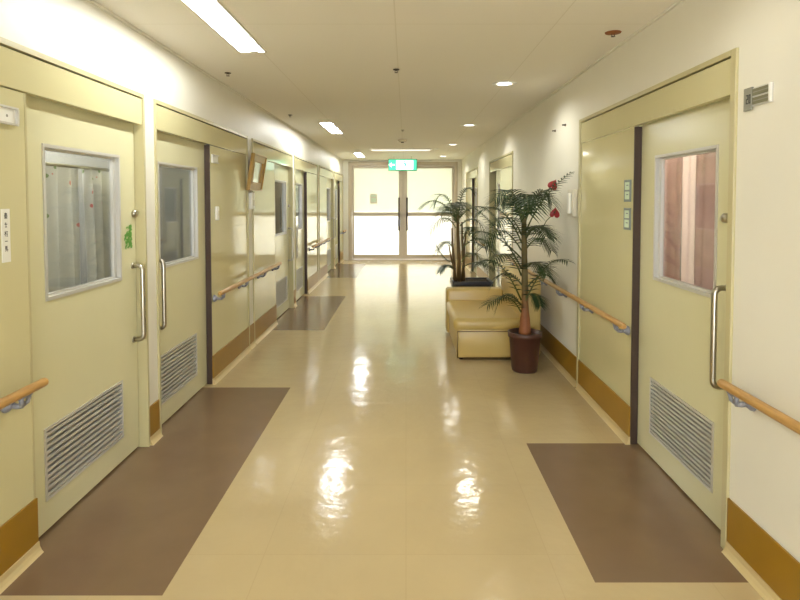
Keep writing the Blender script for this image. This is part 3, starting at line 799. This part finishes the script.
# right palm in the brown pot; px() turns photo columns and rows measured at the pot into offsets
PX, PY = 1.045, 5.06
def rp(u, v, dy=0):
    d = PY+.03+dy; return ((u-406)/580*d-PX, dy, 1.5-(v-200)/580*d)
root = tag(empty('potted_palm', (PX, PY, 0)), 'tall palm in a dark brown pot standing in front of the sofa', 'potted palm', 'corridor palms')
MB().lathe([(.002, .0), (.106, .0), (.112, .012), (.136, .30), (.148, .302), (.150, .345), (.138, .347), (.132, .31), (.002, .305)], n=40).build('pot', M['pot'], root)
MB().lathe([(.002, .300), (.131, .300), (.11, .318), (.05, .328), (.002, .33)], n=28).build('soil', M['soil'], root)
pts, rr = [], []
for i in range(22):
    t = i/21
    pts.append((.004*math.sin(5*t)-.012*t, .005*math.sin(4*t), .31+1.03*t))
    rr.append((.058-.028*min(1, t*4) if t < .25 else .030-.009*(t-.25)/.75)+(.0018 if i % 2 else 0))
MB().tube(pts, rr, 14).build('trunk', M['trunk'], root)
FR = [  # base, ctrl, tip (photo columns and rows), depth of ctrl and tip, leaflet length
    ((522, 225), (514, 172), (494, 200), -.10, -.22, .18),
    ((523, 222), (524, 172), (528, 214), -.28, -.50, .19),
    ((524, 224), (540, 172), (551, 202), -.08, -.16, .18),
    ((525, 232), (539, 196), (569, 173), -.18, -.40, .09),
    ((523, 222), (516, 186), (512, 205), .22, .38, .17),
    ((525, 240), (538, 212), (553, 238), -.12, -.20, .16),
    ((525, 250), (540, 226), (551, 250), .10, .16, .16),
    ((524, 305), (546, 250), (567, 261), -.22, -.42, .13),
    ((521, 242), (500, 192), (476, 214), -.05, -.08, .17),
    ((521, 250), (498, 212), (484, 246), -.14, -.25, .16),
    ((521, 268), (497, 222), (470, 205), .10, .16, .16),
    ((521, 300), (498, 244), (473, 266), -.08, -.12, .17),
    ((521, 312), (508, 286), (488, 304), -.12, -.20, .15),
    ((522, 285), (504, 262), (492, 285), .08, .10, .15),
    ((524, 270), (538, 252), (546, 274), -.16, -.26, .15),
    ((523, 300), (535, 285), (540, 305), -.10, -.16, .11),
    ((525, 290), (545, 262), (556, 285), .06, .06, .11),
    ((522, 224), (508, 180), (500, 204), .12, .20, .17), ((524, 222), (533, 178), (536, 206), -.18, -.34, .18),
    ((524, 238), (536, 216), (545, 236), -.28, -.42, .17), ((521, 235), (510, 206), (496, 224), -.22, -.36, .16),
    ((521, 275), (508, 240), (492, 262), -.22, -.36, .15), ((521, 305), (504, 282), (496, 310), .06, .08, .14),
    ((521, 258), (490, 226), (474, 232), -.02, .0, .15),
]
for i, (b, c, t, dc, dt, L0) in enumerate(FR):
    frond(root, rp(*b), rp(*c, dc), rp(*t, dt), L0, 20 if L0 > .12 else 12, .0125, i, .10 if L0 > .12 else .5)
flower(root, rp(540, 205, .02), rp(551.5, 185, .02), 1, 2.6)
flower(root, rp(538, 235, .03), rp(553.5, 213, .03), 2, 3.0)

# left palm, growing in a black box planter behind the sofa
QX, QY = .79, 7.02
def lp(u, v, dy=0):
    d = QY+dy; return ((u-406)/580*d-QX, dy, 1.5-(v-200)/580*d)
root = tag(empty('potted_palm', (QX, QY, 0)), 'clumped palm in a black box planter behind the sofa', 'potted palm', 'corridor palms')
mb = MB(); hw, hd = .24, .20
mb.box(-hw+.01, hw-.01, -hd+.01, hd-.01, 0, .49)
frame_w = .028
mb.box(-hw, hw, -hd, -hd+frame_w, .47, .535); mb.box(-hw, hw, hd-frame_w, hd, .47, .535); mb.box(-hw, -hw+frame_w, -hd+frame_w, hd-frame_w, .47, .535); mb.box(hw-frame_w, hw, -hd+frame_w, hd-frame_w, .47, .535)
mb.build('planter_box', M['black'], root, bevel=.006)
MB().box(-hw+frame_w, hw-frame_w, -hd+frame_w, hd-frame_w, .488, .515).build('soil', M['soil'], root)
for (u0, u1, v1, dy, r) in ((455, 452, 228, .0, .016), (459, 458, 214, -.05, .022), (462, 466, 232, .03, .016), (457, 449, 245, -.08, .012), (464, 462, 222, .06, .016)):
    b = Vector(lp(u0, 283, dy)); b.z = .50; t = Vector(lp(u1, v1, dy*1.5))
    MB().tube([b, b.lerp(t, .35)+Vector((.006, 0, 0)), b.lerp(t, .7)-Vector((.004, 0, 0)), t], [r*1.25, r, r*.85, r*.6], 10).build('cane', M['cane'], root)
FL = [
    ((457, 222), (438, 188), (420, 208), -.08, -.15, .15), ((457, 220), (444, 180), (434, 204), .05, .10, .18),
    ((456, 228), (444, 206), (430, 232), -.15, -.25, .18), ((458, 216), (462, 178), (474, 192), .02, .05, .15),
    ((459, 218), (482, 190), (504, 230), -.10, -.20, .20), ((460, 226), (480, 204), (492, 252), .10, .18, .18),
    ((457, 216), (455, 190), (452, 218), -.30, -.50, .18), ((458, 216), (460, 190), (464, 214), .30, .48, .18),
    ((455, 262), (444, 264), (434, 240), -.05, -.08, .08), ((462, 250), (480, 222), (503, 262), -.16, -.26, .18),
    ((462, 262), (474, 240), (488, 272), .12, .18, .15), ((454, 250), (445, 232), (437, 252), .12, .2, .12),
    ((455, 272), (447, 258), (440, 272), -.10, -.16, .10), ((463, 240), (470, 214), (478, 240), -.24, -.36, .16),
    ((458, 224), (448, 196), (440, 214), -.22, -.34, .17), ((463, 268), (478, 256), (494, 270), -.22, -.34, .12),
]
for i, (b, c, t, dc, dt, L0) in enumerate(FL):
    frond(root, lp(*b), lp(*c, dc), lp(*t, dt), L0, 18, .0135, 50+i, .14)

# ------------------------------------------------------------------ lights
def area(name, loc, size, sizey, e, col, rot=(0, 0, 0)):
    l = bpy.data.lights.new(name, 'AREA'); l.shape = 'RECTANGLE'; l.size = size; l.size_y = sizey; l.energy = e; l.color = col
    o = bpy.data.objects.new(name, l); COL.objects.link(o); o.location = loc; o.rotation_euler = rot
    return o
for i, y in enumerate((3.0,)):
    area('ward_light_left', (-2.6, y, 2.45), .6, .6, 42, (1, .99, .95))
    area('ward_light_right', (2.4, y+.6, 2.45), .6, .6, 80, (1, .97, .92))
area('ward_light_second', (-2.6, 4.7, 2.45), .6, .6, 14, (1, .99, .96))
area('lobby_light', (-.1, 16.2, 2.65), 1.2, .4, 18, (1, .98, .86))

w = bpy.data.worlds.new('World'); SC.world = w; w.use_nodes = True
w.node_tree.nodes['Background'].inputs[0].default_value = (1, .96, .88, 1); w.node_tree.nodes['Background'].inputs[1].default_value = .05

# ------------------------------------------------------------------ camera
cam = bpy.data.cameras.new('camera'); co = bpy.data.objects.new('camera', cam); COL.objects.link(co)
cam.sensor_width = 36; cam.sensor_fit = 'HORIZONTAL'
F = 580; cam.lens = 36*F/800
p = math.radians(2.2)
co.location = (0, 0, EYE); co.rotation_euler = (PI/2-p, 0, 0)
cam.shift_x = -6/800; cam.shift_y = -(100-F*math.tan(p))/800
cam.clip_start = .05; cam.clip_end = 60
SC.camera = co

SC.view_settings.view_transform = 'Standard'; SC.view_settings.look = 'None'
SC.view_settings.exposure = .74; SC.view_settings.gamma = 1; SC.view_settings.use_curve_mapping = False
SC.cycles.use_denoising = True
SC.cycles.max_bounces = 14; SC.cycles.diffuse_bounces = 10; SC.cycles.glossy_bounces = 5; SC.cycles.transparent_max_bounces = 12
SC.cycles.sample_clamp_indirect = 6
